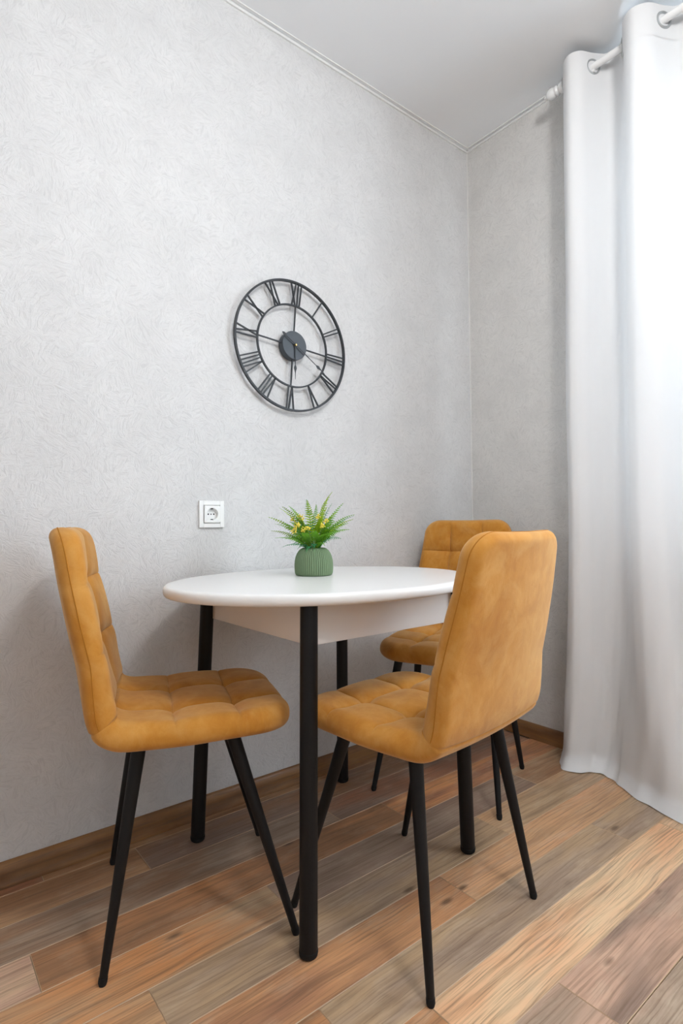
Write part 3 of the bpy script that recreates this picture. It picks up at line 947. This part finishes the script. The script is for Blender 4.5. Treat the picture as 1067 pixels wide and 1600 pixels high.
# ------------------------------------------------------------------ curtain rod and curtain
ROX, ROZ = -0.100, 2.572
rod = tag(empty('curtain_rod', (ROX, -0.5, ROZ)), 'white curtain rod with turned ball finial below the ceiling', 'curtain rod')
MB().tube([(0, 0.0, 0), (0, -2.9, 0)], 0.0125, 24).build('pole', M_ROD, rod)
ry = Matrix.Rotation(math.radians(-90), 4, 'X')
fin = [(0.0, 0.052), (0.0045, 0.0515), (0.0055, 0.048), (0.0075, 0.047), (0.0085, 0.044), (0.0065, 0.042), (0.0085, 0.0405), (0.0145, 0.036), (0.0178, 0.029), (0.0185, 0.023), (0.0170, 0.015), (0.0140, 0.010), (0.0155, 0.007), (0.0165, 0.003),
       (0.0125, -0.001), (0.0110, -0.004), (0.0140, -0.007), (0.0175, -0.012), (0.0185, -0.020), (0.0180, -0.028), (0.0150, -0.036), (0.0135, -0.040), (0.0125, -0.045)]
MB().lathe([(r * 1.14, z * 1.10) for r, z in fin[::-1]], 32, Matrix.Translation((0, -0.022, 0)) @ ry).build('finial', M_ROD, rod)
for y in (-0.16, -2.80):
    MB().box((-0.006, y - 0.008, -0.022), (0.099, y + 0.008, -0.0125), 0.002).box((0.094, y - 0.018, -0.05), (0.0995, y + 0.018, 0.03), 0.002).build('bracket', M_ROD, rod, False)

# plan of the curtain at the rod and on the floor: matching points, (x, y)
TOPP = [(-0.062, -0.545), (-0.100, -0.548), (-0.150, -0.572), (-0.172, -0.606), (-0.152, -0.638), (-0.100, -0.660), (-0.058, -0.686), (-0.050, -0.715), (-0.066, -0.745),
        (-0.100, -0.768), (-0.155, -0.796), (-0.180, -0.835), (-0.155, -0.876), (-0.100, -0.902), (-0.060, -0.925), (-0.050, -0.955), (-0.064, -0.985), (-0.100, -1.008)]
BOTP = [(-0.085, -0.500), (-0.130, -0.498), (-0.180, -0.522), (-0.186, -0.560), (-0.165, -0.598), (-0.130, -0.622), (-0.116, -0.645), (-0.124, -0.676), (-0.146, -0.706),
        (-0.170, -0.750), (-0.206, -0.815), (-0.232, -0.870), (-0.252, -0.925), (-0.252, -0.985), (-0.200, -1.030), (-0.160, -1.060), (-0.165, -1.090), (-0.190, -1.110)]
MIDP = [(-0.070, -0.538), (-0.108, -0.540), (-0.152, -0.560), (-0.170, -0.592), (-0.155, -0.625), (-0.118, -0.650), (-0.085, -0.680), (-0.076, -0.712), (-0.088, -0.742),
        (-0.120, -0.764), (-0.170, -0.790), (-0.196, -0.835), (-0.180, -0.880), (-0.140, -0.910), (-0.098, -0.935), (-0.085, -0.965), (-0.096, -0.995), (-0.130, -1.016)]
def extend(P, per):
    base = P[10:18]
    out = list(P)
    for k in range(1, 2):
        out += [(x, y + per * k) for x, y in base]
    return out
TOPP, MIDP, BOTP = extend(TOPP, -0.240), extend(MIDP, -0.240), extend(BOTP, -0.245)
def spline(P, m):
    P = np.array(P); n = len(P)
    Q = np.vstack([2*P[0]-P[1], P, 2*P[-1]-P[-2]])
    out = []
    for i in range(1, n):
        p0, p1, p2, p3 = Q[i-1], Q[i], Q[i+1], Q[i+2]
        for t in np.linspace(0, 1, m, endpoint=False):
            out.append(0.5*((2*p1)+(-p0+p2)*t+(2*p0-5*p1+4*p2-p3)*t*t+(-p0+3*p1-3*p2+p3)*t**3))
    out.append(P[-1])
    return np.array(out)
mS = 6
ST, SM, SB = spline(TOPP, mS), spline(MIDP, mS), spline(BOTP, mS)
nP = len(ST)
CT = 2.622
zs = list(np.linspace(CT, CT - 0.14, 10)) + list(np.linspace(CT - 0.16, 0.5, 34)) + list(np.linspace(0.46, 0.0, 36))
rndc = random.Random(3)
ph = [rndc.uniform(0, 6.28) for _ in range(8)]
def cpos(j, z, off=0.0):
    f = (CT - z) / CT
    if f < 0.55:
        t = f / 0.55; t = t * t * (3 - 2 * t); p_ = ST[j] * (1 - t) + SM[j] * t
    else:
        t = (f - 0.55) / 0.45; t = t ** 2.6; p_ = SM[j] * (1 - t) + (SB[j] + np.array((0.028, 0.008))) * t
    d = SM[min(j+1, nP-1)] - SM[max(j-1, 0)]; d = d / (np.linalg.norm(d) + 1e-9)
    nrm = np.array([d[1], -d[0]])       # towards the room is chosen below
    low = max(0, 1 - z / 0.55)
    wob = 0.0010 * math.sin(j * 0.55 + ph[3] + 0.8 * z) * min(1, f * 3) + 0.0004 * math.sin(j * 1.3 + ph[4] + z) * min(1, f * 2) + 0.0042 * low * (math.sin(j * 0.33 + ph[0] + z * 9) + 0.6 * math.sin(j * 0.71 + ph[1] - z * 16)) + 0.0012 * math.sin(z * 7 + j * 0.2 + ph[2])
    # top edge dips and rises between eyelets
    p2 = p_ + nrm * (wob + off)
    fl = max(0.0, 1 - z / 0.055) ** 1.4
    p2 = p2 + np.array((-0.030, -0.008)) * fl
    zz = z
    if z > CT - 0.03:
        zz += 0.006 * math.sin((ST[j][1]) * 2 * math.pi / 0.24 + 1.2) * (z - (CT - 0.03)) / 0.03
    if z < 0.02: zz = max(zz, 0.0015 + 0.002 * abs(math.sin(j * 0.21)))
    return (p2[0], p2[1], zz)
cur = tag(empty('curtain', (ROX, -1.2, 0)), 'long white eyelet curtain hanging in front of the window down to the floor', 'curtain')
def cloth(name, z_list, off, mat, thick):
    vs = [tuple(np.array(cpos(j, z, off)) - np.array((ROX, -1.2, 0))) for z in z_list for j in range(nP)]
    fs = [(i*nP+j, i*nP+j+1, (i+1)*nP+j+1, (i+1)*nP+j) for i in range(len(z_list)-1) for j in range(nP-1)]
    o = link(bpy.data.objects.new(name, mesh_data(name, vs, fs, [mat])), cur)
    return o
cloth('cloth', zs, 0.0, M_CURTAIN, 0.001)
cloth('header_band', list(np.linspace(CT - 0.001, CT - 0.112, 8)), 0.0012, M_HEM, 0.001)
cloth('hem_band', list(np.linspace(0.034, 0.001, 4)), 0.0016, M_HEM, 0.001)
# eyelet rings where the cloth crosses the rod
for idx in (1, 5, 9, 13, 17, 21, 25, 29, 33):
    if idx * mS >= nP - 1: break
    j = idx * mS
    c = ST[j]; d = ST[j+1] - ST[j-1]; d = d / np.linalg.norm(d)
    nrm = Vector((d[1], -d[0], 0))
    axis = nrm
    q = axis.to_track_quat('Z', 'Y').to_matrix().to_4x4()
    q.translation = Vector((c[0] - ROX, c[1] + 1.2, ROZ))
    mb = MB(); nn, mm = 40, 8
    R, r = 0.0255, 0.0048
    vs = [q @ Vector(((R + r * math.cos(b2)) * math.cos(a2), (R + r * math.cos(b2)) * math.sin(a2), 1.0 * r * math.sin(b2))) for a2 in [2*math.pi*i/nn for i in range(nn)] for b2 in [2*math.pi*k/mm for k in range(mm)]]
    fs = [(i*mm+k, ((i+1) % nn)*mm+k, ((i+1) % nn)*mm+(k+1) % mm, i*mm+(k+1) % mm) for i in range(nn) for k in range(mm)]
    mb.add(vs, fs).build('eyelet_ring', M_GROMMET, cur)
